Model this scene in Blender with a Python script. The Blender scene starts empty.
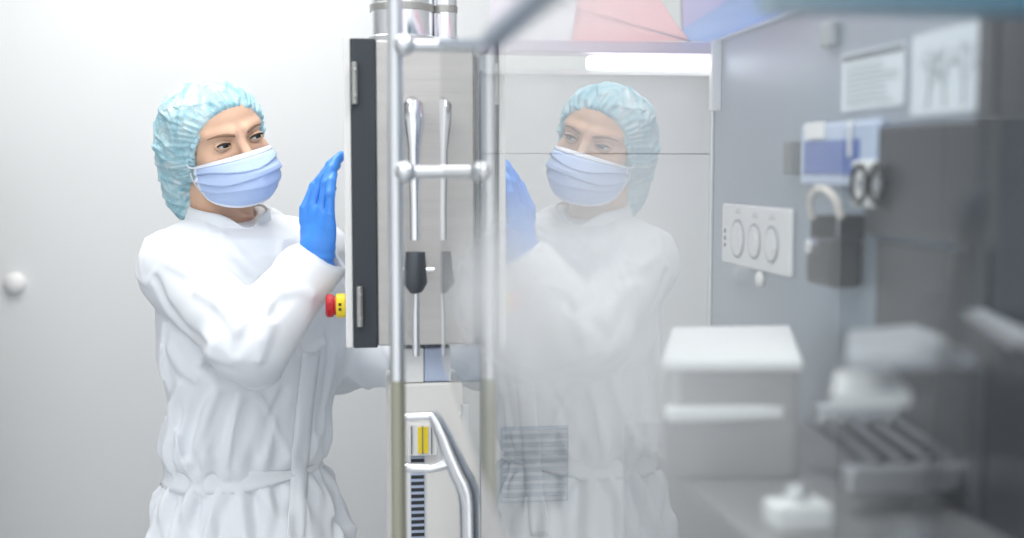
import bpy, bmesh, math, random
import numpy as np
from mathutils import Vector, Matrix
random.seed(4)
SC = bpy.context.scene
COL = SC.collection

# ------------------------------------------------------------------ camera
CAM = np.array([0.0, 0.0, 1.50]); FPX = 1200.0
TH = math.radians(7.97); PH = math.radians(4.72)
FWD = np.array([math.sin(TH)*math.cos(PH), math.cos(TH)*math.cos(PH), -math.sin(PH)])
RGT = np.array([math.cos(TH), -math.sin(TH), 0.0])
UPV = np.array([math.sin(TH)*math.sin(PH), math.cos(TH)*math.sin(PH), math.cos(PH)])
cd = bpy.data.cameras.new('camera'); cam = bpy.data.objects.new('camera', cd); COL.objects.link(cam)
cam.location = CAM
cam.rotation_euler = (math.pi/2-PH, 0, -TH)
cd.sensor_width = 36; cd.lens = FPX/1024*36
cd.clip_start = 0.02; cd.clip_end = 50
cd.dof.use_dof = True; cd.dof.focus_distance = 2.12; cd.dof.aperture_fstop = 1.6
SC.camera = cam
SC.view_settings.view_transform = 'Standard'; SC.view_settings.look = 'None'
SC.view_settings.gamma = 1; SC.view_settings.use_curve_mapping = False
SC.view_settings.exposure = 0.10

# ------------------------------------------------------------------ world and large lights
W = bpy.data.worlds.new('world'); SC.world = W; W.use_nodes = True
W.node_tree.nodes['Background'].inputs[0].default_value = (0.93, 0.96, 1, 1)
W.node_tree.nodes['Background'].inputs[1].default_value = 1.28

def area(name, loc, rot, sx, sy, power, col=(1, 1, 1)):
    l = bpy.data.lights.new(name, 'AREA'); l.shape = 'RECTANGLE'; l.size = sx; l.size_y = sy
    l.energy = power; l.color = col
    o = bpy.data.objects.new(name, l); COL.objects.link(o); o.location = loc; o.rotation_euler = rot
    return o
LIGHTS = [(-1.0, 0.55, 9), (-0.35, 2.35, 12), (0.45, 1.0, 5)]      # x, y, power of the ceiling panels
for x, y, p in LIGHTS:
    area('ceiling_panel_light', (x, y, 2.62), (0, 0, 0), 0.95, 0.95, p, (1, 0.99, 0.97))

# ------------------------------------------------------------------ helpers
def ray(px, py):
    return FWD + RGT*((px-512)/FPX) + UPV*((269-py)/FPX)
def P(px, py, Y):                      # the point of a sight line at distance Y along the room
    r = ray(px, py); return CAM + r*(Y/r[1])
def PX(px, py, X):
    r = ray(px, py); return CAM + r*(X/r[0])
def PZ(px, py, Z):
    r = ray(px, py); return CAM + r*((Z-1.5)/r[2])

def mat(name, col, rough=0.5, metal=0.0, bump=0.0, bscale=60, var=0.0, vscale=4, spec=0.5,
        emit=None, estr=0, sss=0, stretch=None, alpha=1.0, trans=0.0, coat=0):
    m = bpy.data.materials.new(name); m.use_nodes = True; nt = m.node_tree; N = nt.nodes; L = nt.links
    b = N['Principled BSDF']
    b.inputs['Base Color'].default_value = (*col, 1); b.inputs['Roughness'].default_value = rough
    b.inputs['Metallic'].default_value = metal; b.inputs['Specular IOR Level'].default_value = spec
    b.inputs['Alpha'].default_value = alpha; b.inputs['Transmission Weight'].default_value = trans
    b.inputs['Coat Weight'].default_value = coat
    if sss: b.inputs['Subsurface Weight'].default_value = sss; b.inputs['Subsurface Radius'].default_value = (0.02, 0.008, 0.004); b.inputs['Subsurface Scale'].default_value = 0.3
    if emit: b.inputs['Emission Color'].default_value = (*emit, 1); b.inputs['Emission Strength'].default_value = estr
    tc = N.new('ShaderNodeTexCoord'); mp = N.new('ShaderNodeMapping'); L.new(tc.outputs['Object'], mp.inputs[0])
    if stretch: mp.inputs['Scale'].default_value = stretch
    if var:
        n = N.new('ShaderNodeTexNoise'); n.inputs['Scale'].default_value = vscale; n.inputs['Detail'].default_value = 4
        L.new(mp.outputs[0], n.inputs['Vector'])
        r = N.new('ShaderNodeValToRGB'); L.new(n.outputs[0], r.inputs[0])
        r.color_ramp.elements[0].position = 0.3; r.color_ramp.elements[1].position = 0.7
        r.color_ramp.elements[0].color = (*[max(0, c*(1-var)) for c in col], 1)
        r.color_ramp.elements[1].color = (*[min(1, c*(1+var*0.5)) for c in col], 1)
        L.new(r.outputs[0], b.inputs['Base Color'])
    if bump:
        n = N.new('ShaderNodeTexNoise'); n.inputs['Scale'].default_value = bscale; n.inputs['Detail'].default_value = 3
        L.new(mp.outputs[0], n.inputs['Vector'])
        u = N.new('ShaderNodeBump'); u.inputs['Strength'].default_value = bump; u.inputs['Distance'].default_value = 0.002
        L.new(n.outputs[0], u.inputs['Height']); L.new(u.outputs[0], b.inputs['Normal'])
    return m

class MB:
    def __init__(s): s.v = []; s.f = []; s.mi = []
    def add(s, v, f, mi=0):
        k = len(s.v); s.v += [tuple(map(float, p)) for p in v]; s.f += [tuple(i+k for i in q) for q in f]; s.mi += [mi]*len(f)
        return s
    def box(s, x0, x1, y0, y1, z0, z1, mi=0):
        v = [(x, y, z) for z in (z0, z1) for y in (y0, y1) for x in (x0, x1)]
        return s.add(v, [(0, 2, 3, 1), (4, 5, 7, 6), (0, 1, 5, 4), (2, 6, 7, 3), (0, 4, 6, 2), (1, 3, 7, 5)], mi)
    def prism(s, pts, d, mi=0):        # outline pts (3D, planar) pushed by vector d
        n = len(pts); d = np.array(d)
        v = list(pts)+[np.array(p)+d for p in pts]
        f = [tuple(range(n))[::-1], tuple(range(n, 2*n))]+[(i, (i+1) % n, n+(i+1) % n, n+i) for i in range(n)]
        return s.add(v, f, mi)
    def tube(s, path, r, n=16, mi=0, close=False, cap=True):
        path = [np.array(p, float) for p in path]; m = len(path)
        rr = r if hasattr(r, '__len__') else [r]*m
        v = []; f = []; up = None
        for i, p in enumerate(path):
            if close: t = path[(i+1) % m]-path[i-1]
            else: t = path[min(i+1, m-1)]-path[max(i-1, 0)]
            t = t/ (np.linalg.norm(t)+1e-9)
            if up is None:
                up = np.array([0, 0, 1.0]) if abs(t[2]) < .9 else np.array([0, 1.0, 0])
            a = up-t*np.dot(up, t); a /= np.linalg.norm(a); up = a; b = np.cross(t, a)
            for k in range(n):
                an = 2*math.pi*k/n; v.append(p+rr[i]*(a*math.cos(an)+b*math.sin(an)))
        for i in range(m if close else m-1):
            j = (i+1) % m
            for k in range(n): f.append((i*n+k, i*n+(k+1) % n, j*n+(k+1) % n, j*n+k))
        if cap and not close: f += [tuple(range(n))[::-1], tuple(range((m-1)*n, m*n))]
        return s.add(v, f, mi)
    def cyl(s, a, b, r, n=32, mi=0): return s.tube([a, b], r, n, mi)
    def ball(s, c, r, n=20, sc=(1, 1, 1), mi=0):
        v = []; f = []
        for i in range(n+1):
            for k in range(2*n):
                a = math.pi*i/n; b = math.pi*k/n
                v.append((c[0]+r*sc[0]*math.sin(a)*math.cos(b), c[1]+r*sc[1]*math.sin(a)*math.sin(b), c[2]+r*sc[2]*math.cos(a)))
        for i in range(n):
            for k in range(2*n): f.append((i*2*n+k, (i+1)*2*n+k, (i+1)*2*n+(k+1) % (2*n), i*2*n+(k+1) % (2*n)))
        return s.add(v, f, mi)
    def grid(s, G, mi=0, thick=None):  # G[i][j] points -> sheet
        n = len(G); m = len(G[0]); v = [p for r in G for p in r]
        f = [(i*m+j, i*m+j+1, (i+1)*m+j+1, (i+1)*m+j) for i in range(n-1) for j in range(m-1)]
        return s.add(v, f, mi)
    def build(s, name, mats, parent=None, bevel=0, smooth=False, seg=2, solid=0):
        V = np.array(s.v); 
        if parent is not None: off = np.array(world_loc(parent))
        else: off = np.array([(V[:, 0].min()+V[:, 0].max())/2, (V[:, 1].min()+V[:, 1].max())/2, V[:, 2].min()])
        me = bpy.data.meshes.new(name); me.from_pydata((V-off).tolist(), [], s.f)
        for m in (mats if isinstance(mats, (list, tuple)) else [mats]): me.materials.append(m)
        me.polygons.foreach_set('material_index', s.mi)
        bm = bmesh.new(); bm.from_mesh(me); bmesh.ops.recalc_face_normals(bm, faces=bm.faces); bm.to_mesh(me); bm.free()
        if smooth:
            me.polygons.foreach_set('use_smooth', [True]*len(me.polygons))
            try: me.set_sharp_from_angle(angle=math.radians(smooth if smooth > 1 else 45))
            except Exception: pass
        o = bpy.data.objects.new(name, me); COL.objects.link(o)
        if parent is None: o.location = off
        else: o.parent = parent
        if solid:
            k = o.modifiers.new('thickness', 'SOLIDIFY'); k.thickness = solid; k.offset = 0
        if bevel:
            k = o.modifiers.new('bevel', 'BEVEL'); k.width = bevel; k.segments = seg; k.limit_method = 'ANGLE'; k.angle_limit = math.radians(40)
        return o
def world_loc(o):
    l = Vector(o.location)
    while o.parent: o = o.parent; l = l+Vector(o.location)
    return l
def tag(o, label=None, cat=None, group=None, kind=None):
    if label: o['label'] = label
    if cat: o['category'] = cat
    if group: o['group'] = group
    if kind: o['kind'] = kind
    return o
def thing(name, label, cat, loc, group=None):
    o = bpy.data.objects.new(name, None); COL.objects.link(o); o.location = tuple(map(float, loc)); o.empty_display_size = 0.05
    return tag(o, label, cat, group)
def struct(o): return tag(o, kind='structure')
def part(o, label): o['label'] = label; return o

# ------------------------------------------------------------------ materials
m_wall = mat('painted_wall', (0.74, 0.75, 0.755), 0.45, var=0.03, vscale=1.2)
m_ceil = mat('ceiling_white', (0.85, 0.86, 0.87), 0.8)
m_floor = mat('epoxy_floor', (0.52, 0.54, 0.56), 0.3, var=0.08, vscale=3)
m_seam = mat('seam_grey', (0.62, 0.63, 0.63), 0.7)
m_steel = mat('brushed_steel', (0.60, 0.60, 0.60), 0.38, 0.75, bump=0.25, bscale=8, stretch=(1, 1, 40), var=0.06, vscale=3)
m_side = mat('matt_steel_side', (0.36, 0.42, 0.49), 0.45, 0.55, var=0.08, vscale=2)
m_cabface = mat('satin_steel_face', (0.56, 0.545, 0.53), 0.42, 0.45, bump=0.2, bscale=10, stretch=(1, 1, 30), var=0.06, vscale=2)
m_back = mat('chamber_back', (0.78, 0.77, 0.76), 0.4, 0.1, var=0.03)
m_chrome = mat('chrome', (0.90, 0.91, 0.93), 0.16, 1.0)
m_satin = mat('satin_chrome', (0.74, 0.76, 0.78), 0.28, 0.9)
m_white = mat('white_plastic', (0.82, 0.82, 0.81), 0.35)
m_cream = mat('cream_enamel', (0.80, 0.79, 0.76), 0.4)
m_black = mat('black_rubber', (0.035, 0.045, 0.055), 0.55, bump=0.2, bscale=80)
m_dark = mat('dark_grey_plastic', (0.025, 0.028, 0.032), 0.5)
m_darksteel = mat('dark_steel', (0.10, 0.11, 0.125), 0.42, 0.5, var=0.15)
m_hinge = mat('hinge_metal', (0.42, 0.42, 0.40), 0.4, 0.7)
m_red = mat('red_button', (0.50, 0.01, 0.02), 0.35)
m_yellow = mat('yellow_plastic', (0.90, 0.68, 0.02), 0.4)
m_olive = mat('yellow_green_edge', (0.36, 0.36, 0.28), 0.35, 0.3)
m_bluegrey = mat('blue_grey_metal', (0.20, 0.26, 0.34), 0.35, 0.5)
m_blue = mat('blue_plastic', (0.10, 0.16, 0.42), 0.4)
m_paleblue = mat('pale_blue_plastic', (0.48, 0.56, 0.72), 0.4)
m_paper = mat('paper', (0.62, 0.67, 0.73), 0.8)
m_ink = mat('ink', (0.16, 0.18, 0.21), 0.8)
m_fabric = mat('white_coverall_cloth', (0.80, 0.83, 0.87), 0.75, bump=0.3, bscale=16, sss=0.0, spec=0.2)
m_glove = mat('blue_nitrile', (0.055, 0.27, 0.80), 0.42, bump=0.25, bscale=90, sss=0.15)
m_mask = mat('mask_blue', (0.50, 0.63, 0.90), 0.8, bump=0.2, bscale=260, spec=0.2)
m_maskedge = mat('mask_white_edge', (0.80, 0.84, 0.93), 0.8, spec=0.2)
m_skin = mat('skin', (0.76, 0.50, 0.36), 0.5, sss=0.35, var=0.05, vscale=18, bump=0.05, bscale=300, spec=0.35)
m_lid = mat('skin_lid', (0.70, 0.44, 0.31), 0.5, sss=0.3, spec=0.3)
m_brow = mat('brow_hair', (0.27, 0.16, 0.10), 0.8)
m_lash = mat('lash', (0.025, 0.018, 0.015), 0.7)
m_scl = mat('eye_white', (0.72, 0.72, 0.72), 0.25)
m_iris = mat('iris', (0.05, 0.06, 0.07), 0.2)
m_pupil = mat('pupil', (0.004, 0.004, 0.004), 0.1)
m_shoe = mat('white_shoe', (0.75, 0.76, 0.78), 0.5)

def emitter(name, col, st):
    m = bpy.data.materials.new(name); m.use_nodes = True; N = m.node_tree.nodes; b = N['Principled BSDF']
    b.inputs['Base Color'].default_value = (0.9, 0.9, 0.9, 1)
    b.inputs['Emission Color'].default_value = (*col, 1); b.inputs['Emission Strength'].default_value = st; return m

def glass_mat(name, tint=(0.97, 0.99, 0.985)):
    # thin pane: both faces together reflect 2R/(1+R); counted once, on the face turned to the viewer
    m = bpy.data.materials.new(name); m.use_nodes = True; nt = m.node_tree; N = nt.nodes; L = nt.links
    N.clear(); out = N.new('ShaderNodeOutputMaterial')
    def mth(op, a, b=None):
        n = N.new('ShaderNodeMath'); n.operation = op
        for i, q in enumerate((a, b)):
            if q is None: continue
            if isinstance(q, (int, float)): n.inputs[i].default_value = q
            else: L.new(q, n.inputs[i])
        return n.outputs[0]
    g = N.new('ShaderNodeNewGeometry'); vd = N.new('ShaderNodeVectorMath'); vd.operation = 'DOT_PRODUCT'
    L.new(g.outputs['Incoming'], vd.inputs[0]); L.new(g.outputs['Normal'], vd.inputs[1])
    c = mth('ABSOLUTE', vd.outputs['Value']); k = mth('POWER', mth('SUBTRACT', 1.0, c), 5.0)
    R = mth('ADD', mth('MULTIPLY', k, 0.96), 0.045)
    T = mth('DIVIDE', mth('MULTIPLY', R, 2.0), mth('ADD', R, 1.0))
    F = mth('MULTIPLY', T, mth('SUBTRACT', 1.0, g.outputs['Backfacing']))
    tr = N.new('ShaderNodeBsdfTransparent'); tr.inputs[0].default_value = (*tint, 1)
    gl = N.new('ShaderNodeBsdfGlossy'); gl.inputs['Roughness'].default_value = 0.0
    mx = N.new('ShaderNodeMixShader'); L.new(F, mx.inputs[0]); L.new(tr.outputs[0], mx.inputs[1]); L.new(gl.outputs[0], mx.inputs[2])
    L.new(mx.outputs[0], out.inputs[0]); return m
m_glass = glass_mat('door_glass')
def tinted(name, col, a):
    m = bpy.data.materials.new(name); m.use_nodes = True; nt = m.node_tree; N = nt.nodes; L = nt.links
    N.clear(); out = N.new('ShaderNodeOutputMaterial')
    tr = N.new('ShaderNodeBsdfTransparent'); tr.inputs[0].default_value = (*col, 1)
    d = N.new('ShaderNodeBsdfPrincipled'); d.inputs['Base Color'].default_value = (*col, 1); d.inputs['Roughness'].default_value = 0.4
    tl = N.new('ShaderNodeBsdfTranslucent'); tl.inputs[0].default_value = (*col, 1)
    m2 = N.new('ShaderNodeMixShader'); m2.inputs[0].default_value = 0.5; L.new(d.outputs[0], m2.inputs[1]); L.new(tl.outputs[0], m2.inputs[2])
    mx = N.new('ShaderNodeMixShader'); mx.inputs[0].default_value = a
    L.new(tr.outputs[0], mx.inputs[1]); L.new(m2.outputs[0], mx.inputs[2]); L.new(mx.outputs[0], out.inputs[0]); return m

# ------------------------------------------------------------------ the room
GX = 0.13            # glass plane
BY = 3.20            # back wall
struct(MB().box(-2.5, 2.0, -1.2, BY+.1, -0.1, 0).build('floor', m_floor))
struct(MB().box(-2.5, 2.0, -1.2, BY+.1, 2.70, 2.8).build('ceiling', m_ceil))
struct(MB().box(-2.5, 2.0, BY, BY+.1, 0, 2.70).build('wall_back', m_wall))
struct(MB().box(-2.6, -2.5, -1.2, BY+.1, 0, 2.70).build('wall_left', m_wall))
struct(MB().box(2.0, 2.1, -1.2, BY+.1, 0, 2.70).build('wall_right', m_wall))
n = 1
for px in (-330,):
    x = P(px, 200, BY)[0]
    struct(MB().box(x-.002, x+.002, BY-.0015, BY, 0.1, 2.70).build('trim_%d' % n, m_seam)); n += 1
struct(MB().box(-2.5, 2.0, BY-.012, BY, 0, 0.10).build('baseboard_back', m_white, bevel=.003))
for i, (x, y, p) in enumerate(LIGHTS):
    t = thing('ceiling_light', ['square flush ceiling light panel in front of the worker on the camera side',
              'square flush ceiling light panel above the back wall behind the worker',
              'square flush ceiling light panel over the processing machine'][i], 'ceiling light', (x, y, 2.64), 'ceiling light panels')
    f = MB()
    for a in (-1, 1):
        f.box(x-.52, x+.52, y+a*.50-.02, y+a*.50+.02, 2.635, 2.70); f.box(x+a*.50-.02, x+a*.50+.02, y-.48, y+.48, 2.635, 2.70)
    f.build('frame', m_white, t)
    MB().box(x-.48, x+.48, y-.48, y+.48, 2.65, 2.665).build('diffuser', emitter('diffuser_glow', (1, .99, .97), 3), t)
# dark cabinet added unseen left of the picture; its reflection darkens the glass
sx0, sx1, sy0, sy1, sz = -2.2, -.97, 2.36, 2.86, 1.605
t = thing('added_cabinet', 'dark grey cabinet added unseen by the back wall, mirrored to darken the right glass', 'cabinet', ((sx0+sx1)/2, (sy0+sy1)/2, 0))
m_added_cab = mat('added_cabinet_grey', (.045, .05, .06), .5)
MB().box(sx0, sx1, sy0, sy1, .08, sz).build('body', m_added_cab, t, bevel=.006)
MB().box(sx0+.03, sx1-.03, sy0+.03, sy1-.03, 0, .08).build('plinth', m_dark, t)
for a, b_ in ((sx0+.01, -1.59), (-1.58, sx1-.01)):
    dd = MB().box(a, b_, sy0-.018, sy0, .10, sz-.012).build('added_cabinet_door', m_added_cab, t, bevel=.003)
    hx_ = -1.63 if b_ == -1.59 else -1.54
    MB().tube([(hx_, sy0-.018, .95), (hx_, sy0-.045, .95), (hx_, sy0-.045, 1.10), (hx_, sy0-.018, 1.10)], .006, 10).build('handle', m_satin, dd, smooth=60)
# round white wall bumper, far left
c = P(15.5, 283, BY)
r = 10.0*BY/FPX
b = MB(); prof = [(r, 0), (r, -.008), (r*.9, -.016), (r*.6, -.021), (r*.25, -.023)]
b.tube([(c[0], c[1]+q[1], c[2]) for q in prof], [q[0] for q in prof], 32)
tag(b.build('wall_plug', m_white, smooth=30), 'small round white cover cap on the pale wall left of the worker', 'wall cap')

# ------------------------------------------------------------------ distance-field modelling
def ell(p, c, r):
    x = (p[0]-c[0])/r[0]; y = (p[1]-c[1])/r[1]; z = (p[2]-c[2])/r[2]
    k0 = np.sqrt(x*x+y*y+z*z)+1e-9
    k1 = np.sqrt((x/r[0])**2+(y/r[1])**2+(z/r[2])**2)+1e-9
    return k0*(k0-1)/k1
def cap_(p, a, b, ra, rb):
    a = np.asarray(a, float); b = np.asarray(b, float); ba = b-a; L2 = float(ba@ba)+1e-12
    x = p[0]-a[0]; y = p[1]-a[1]; z = p[2]-a[2]
    t = np.clip((x*ba[0]+y*ba[1]+z*ba[2])/L2, 0, 1)
    return np.sqrt((x-t*ba[0])**2+(y-t*ba[1])**2+(z-t*ba[2])**2)-(ra+(rb-ra)*t)
def smin(a, b, k):
    h = np.clip(0.5+0.5*(b-a)/k, 0, 1); return b*(1-h)+a*h-k*h*(1-h)
def smax(a, b, k): return -smin(-a, -b, k)
def wav(p, f, seed, n=5):
    rs = np.random.RandomState(seed); o = 0
    for i in range(n):
        d = rs.normal(size=3); d = d/np.linalg.norm(d)*f*(0.6+0.9*rs.rand())*2*math.pi; ph = rs.rand()*6.3
        d2 = rs.normal(size=3)*f*2.2; 
        o = o+np.sin(p[0]*d[0]+p[1]*d[1]+p[2]*d[2]+ph+0.9*np.sin(p[0]*d2[0]+p[1]*d2[1]+p[2]*d2[2]))
    return o/n
CORN = [(i, j, k) for i in (0, 1) for j in (0, 1) for k in (0, 1)]
def nets(f, xs, ys, zs):
    s = f < 0
    nx, ny, nz = f.shape
    c = np.zeros((nx-1, ny-1, nz-1), np.int8)
    for i, j, k in CORN: c += s[i:nx-1+i, j:ny-1+j, k:nz-1+k]
    ids = np.argwhere((c > 0) & (c < 8)); idx = -np.ones(c.shape, np.int64); idx[tuple(ids.T)] = np.arange(len(ids))
    acc = np.zeros((len(ids), 3)); cnt = np.zeros(len(ids))
    for a in CORN:
        for ax in range(3):
            if a[ax]: continue
            b = list(a); b[ax] = 1
            ia = ids+a; ib = ids+b; fa = f[tuple(ia.T)]; fb = f[tuple(ib.T)]
            m = (fa < 0) != (fb < 0); t = np.where(m, fa/np.where(m, fa-fb, 1), 0)
            pa = np.stack([xs[ia[:, 0]], ys[ia[:, 1]], zs[ia[:, 2]]], 1); pb = np.stack([xs[ib[:, 0]], ys[ib[:, 1]], zs[ib[:, 2]]], 1)
            acc += np.where(m[:, None], pa+(pb-pa)*t[:, None], 0); cnt += m
    V = acc/cnt[:, None]; Q = []
    for ax in range(3):
        sl0 = [slice(None)]*3; sl1 = [slice(None)]*3; sl0[ax] = slice(0, -1); sl1[ax] = slice(1, None)
        e = s[tuple(sl0)] != s[tuple(sl1)]; w = np.argwhere(e); o1, o2 = (ax+1) % 3, (ax+2) % 3
        w = w[(w[:, o1] > 0) & (w[:, o2] > 0) & (w[:, o1] < f.shape[o1]-1) & (w[:, o2] < f.shape[o2]-1)]
        sg = s[tuple(w.T)]
        def cell(d1, d2):
            q = w.copy(); q[:, o1] -= d1; q[:, o2] -= d2; return idx[tuple(q.T)]
        q = np.stack([cell(1, 1), cell(0, 1), cell(0, 0), cell(1, 0)], 1)
        q = np.where(sg[:, None], q, q[:, ::-1]); Q.append(q)
    Q = np.concatenate(Q); Q = Q[(Q >= 0).all(1)]
    return V, Q
def field(fn, xs, ys, zs):
    xs = np.asarray(xs, np.float32); ys = np.asarray(ys, np.float32); zs = np.asarray(zs, np.float32)
    out = np.empty((len(xs), len(ys), len(zs)), np.float32)
    for i0 in range(0, len(xs), 24):
        g = np.meshgrid(xs[i0:i0+24], ys, zs, indexing='ij'); out[i0:i0+24] = fn(g)
    return out
def sdf_obj(name, fn, xs, ys, zs, m, parent, xf=None, off=None, keep=None):
    V, Q = nets(field(fn, xs, ys, zs), np.asarray(xs), np.asarray(ys), np.asarray(zs))
    if xf is not None: V = xf(V)
    off = np.array(world_loc(parent)) if parent is not None else np.array(off)
    me = bpy.data.meshes.new(name); V = V-off
    me.vertices.add(len(V)); me.vertices.foreach_set('co', V.astype(np.float32).ravel())
    me.loops.add(len(Q)*4); me.loops.foreach_set('vertex_index', Q.astype(np.int32).ravel())
    me.polygons.add(len(Q)); me.polygons.foreach_set('loop_start', np.arange(0, len(Q)*4, 4, dtype=np.int32))
    me.update(calc_edges=True); me.validate()
    me.polygons.foreach_set('use_smooth', [True]*len(me.polygons)); me.materials.append(m)
    o = bpy.data.objects.new(name, me); COL.objects.link(o)
    if parent is not None: o.parent = parent
    else: o.location = off
    return o
def march(fn, o, d, t0=0.0, t1=3.0, eps=5e-4):
    o = np.asarray(o, float); d = np.asarray(d, float)/np.linalg.norm(d); t = t0
    for _ in range(160):
        q = o+d*t; v = float(fn([np.array([q[0]]), np.array([q[1]]), np.array([q[2]])])[0])
        if v < eps: return q
        t += max(v*0.7, 4e-4)
        if t > t1: break
    return None

# ------------------------------------------------------------------ the worker
TY = 2.25
root = thing('person', 'person in white coverall, blue hair net, face mask and gloves, raising the right hand', 'person',
             (P(250, 400, TY)[0], TY, 0))
YAW = math.radians(31); ROLL = math.radians(-16); PIT = math.radians(3)
RH = np.array(Matrix.Rotation(YAW, 3, 'Z') @ Matrix.Rotation(ROLL, 3, 'Y') @ Matrix.Rotation(PIT, 3, 'X'))
EM = P(239.5, 141, 2.15)                                     # between the eyes
HO = EM-RH@np.array([0, -.086, 0])
HS = 1.02; HV = np.array([1.03, 1.03, .875])
def h2w(V): return (np.asarray(V)*HV)@RH.T+HO
def w2h(p):
    x = p[0]-HO[0]; y = p[1]-HO[1]; z = p[2]-HO[2]
    return [(RH[0, i]*x+RH[1, i]*y+RH[2, i]*z)/HV[i] for i in range(3)]

def head_sdf(q):
    d = ell(q, (0, .012, .035), (.073, .092, .084))
    d = smin(d, ell(q, (0, -.036, .038), (.059, .046, .046)), .02)
    d = smin(d, ell(q, (0, -.028, -.022), (.061, .061, .088)), .02)
    d = smin(d, ell(q, (0, -.036, -.072), (.047, .048, .042)), .02)
    d = smin(d, ell(q, (0, -.074, -.098), (.022, .018, .018)), .02)
    ax = [np.abs(q[0]), q[1], q[2]]
    d = smin(d, cap_(ax, (.012, -.086, .020), (.046, -.066, .024), .010, .008), .014)
    d = smin(d, ell(ax, (.038, -.060, -.030), (.022, .020, .020)), .02)
    d = smax(d, -ell(ax, (.031, -.098, -.002), (.018, .016, .0125)), .012)
    d = smin(d, cap_(q, (0, -.088, .006), (0, -.106, -.034), .0065, .010), .012)
    d = smin(d, ell(ax, (.010, -.098, -.038), (.008, .010, .007)), .006)
    d = smin(d, ell(q, (0, -.090, -.066), (.022, .010, .010)), .010)
    return d
# body joints
S_R = P(179, 272, 2.20); E_R = P(250, 344, 2.00); W_R = P(319, 262, 2.08)
S_L = P(318, 262, 2.36); E_L = P(338, 362, 2.42); W_L = P(408, 367, 2.24)
NB = P(222, 225, 2.26)
rows = [(216, 240, 18), (224, 240, 50), (236, 241, 76), (252, 244, 87), (300, 254, 90), (350, 255, 87), (400, 252, 79), (440, 246, 74), (468, 245, 74),
        (500, 248, 87), (538, 252, 97), (580, 254, 104), (640, 254, 104)]
RZ = [P(c, y, TY)[2] for y, c, h in rows][::-1]; RX = [P(c, y, TY)[0] for y, c, h in rows][::-1]
RA = [h*TY/FPX*1.05 for y, c, h in rows][::-1]
BYW = math.radians(24); CB, SB = math.cos(BYW), math.sin(BYW)
ZW = P(243, 468, TY)[2]                                       # waist height
ZT = RZ[-1]
def torso(p, inset=0.0):
    z = p[2]; cx = np.interp(z, RZ, RX); a = np.interp(z, RZ, RA)-inset
    b = np.clip(a*0.72, 0.03, 0.138-inset)
    x = p[0]-cx; y = p[1]-TY-.01
    u = x*CB+y*SB; v = -x*SB+y*CB
    k = np.sqrt((u/a)**2+(v/b)**2)
    d = (k-1)*np.minimum(a, b)*0.9
    return np.maximum(d, np.maximum(z-ZT, RZ[0]-.02-z)), np.arctan2(v/b, u/a)
HIPZ = RZ[0]
def legs(p, g=0.0):
    d = None
    for s in (-1, 1):
        h = np.array([RX[0]+s*.085*CB, TY+.01+s*.085*SB, HIPZ+.05]); k = np.array([RX[0]+s*.10*CB, TY-.02+s*.10*SB, .50]); a = np.array([RX[0]+s*.11*CB, TY+.03+s*.11*SB, .12])
        q = smin(cap_(p, h, k, .105-g, .085-g), cap_(p, k, a, .085-g, .075-g), .03)
        d = q if d is None else smin(d, q, .02)
    return d
def body_sdf(p):
    q = w2h(p)
    d = head_sdf(q)*.9
    d = smin(d, cap_(p, h2w([[0, .022, -.045]])[0], NB, .050, .056), .02)
    t, _ = torso(p, .03)
    d = smin(d, t, .03)
    d = smin(d, smin(cap_(p, S_R, E_R, .05, .038), cap_(p, E_R, W_R, .036, .024), .01), .02)
    d = smin(d, smin(cap_(p, S_L, E_L, .045, .038), cap_(p, E_L, W_L, .036, .022), .01), .02)
    return smin(d, legs(p, .03), .03)
def rl(*seg):       # uneven grid line: (start, stop, step) pieces
    return np.unique(np.concatenate([np.arange(a, b, s) for a, b, s in seg]).round(5))
hx, hy, hz = HO
body = sdf_obj('body', body_sdf, rl((hx-.30, hx-.10, .008), (hx-.10, hx+.12, .0021), (hx+.12, hx+.38, .008)),
               rl((hy-.28, hy-.13, .008), (hy-.13, hy+.12, .0022), (hy+.12, hy+.32, .008)),
               rl((.10, hz-.16, .010), (hz-.16, hz+.14, .0021)), m_skin, root)
del_ = None
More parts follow.
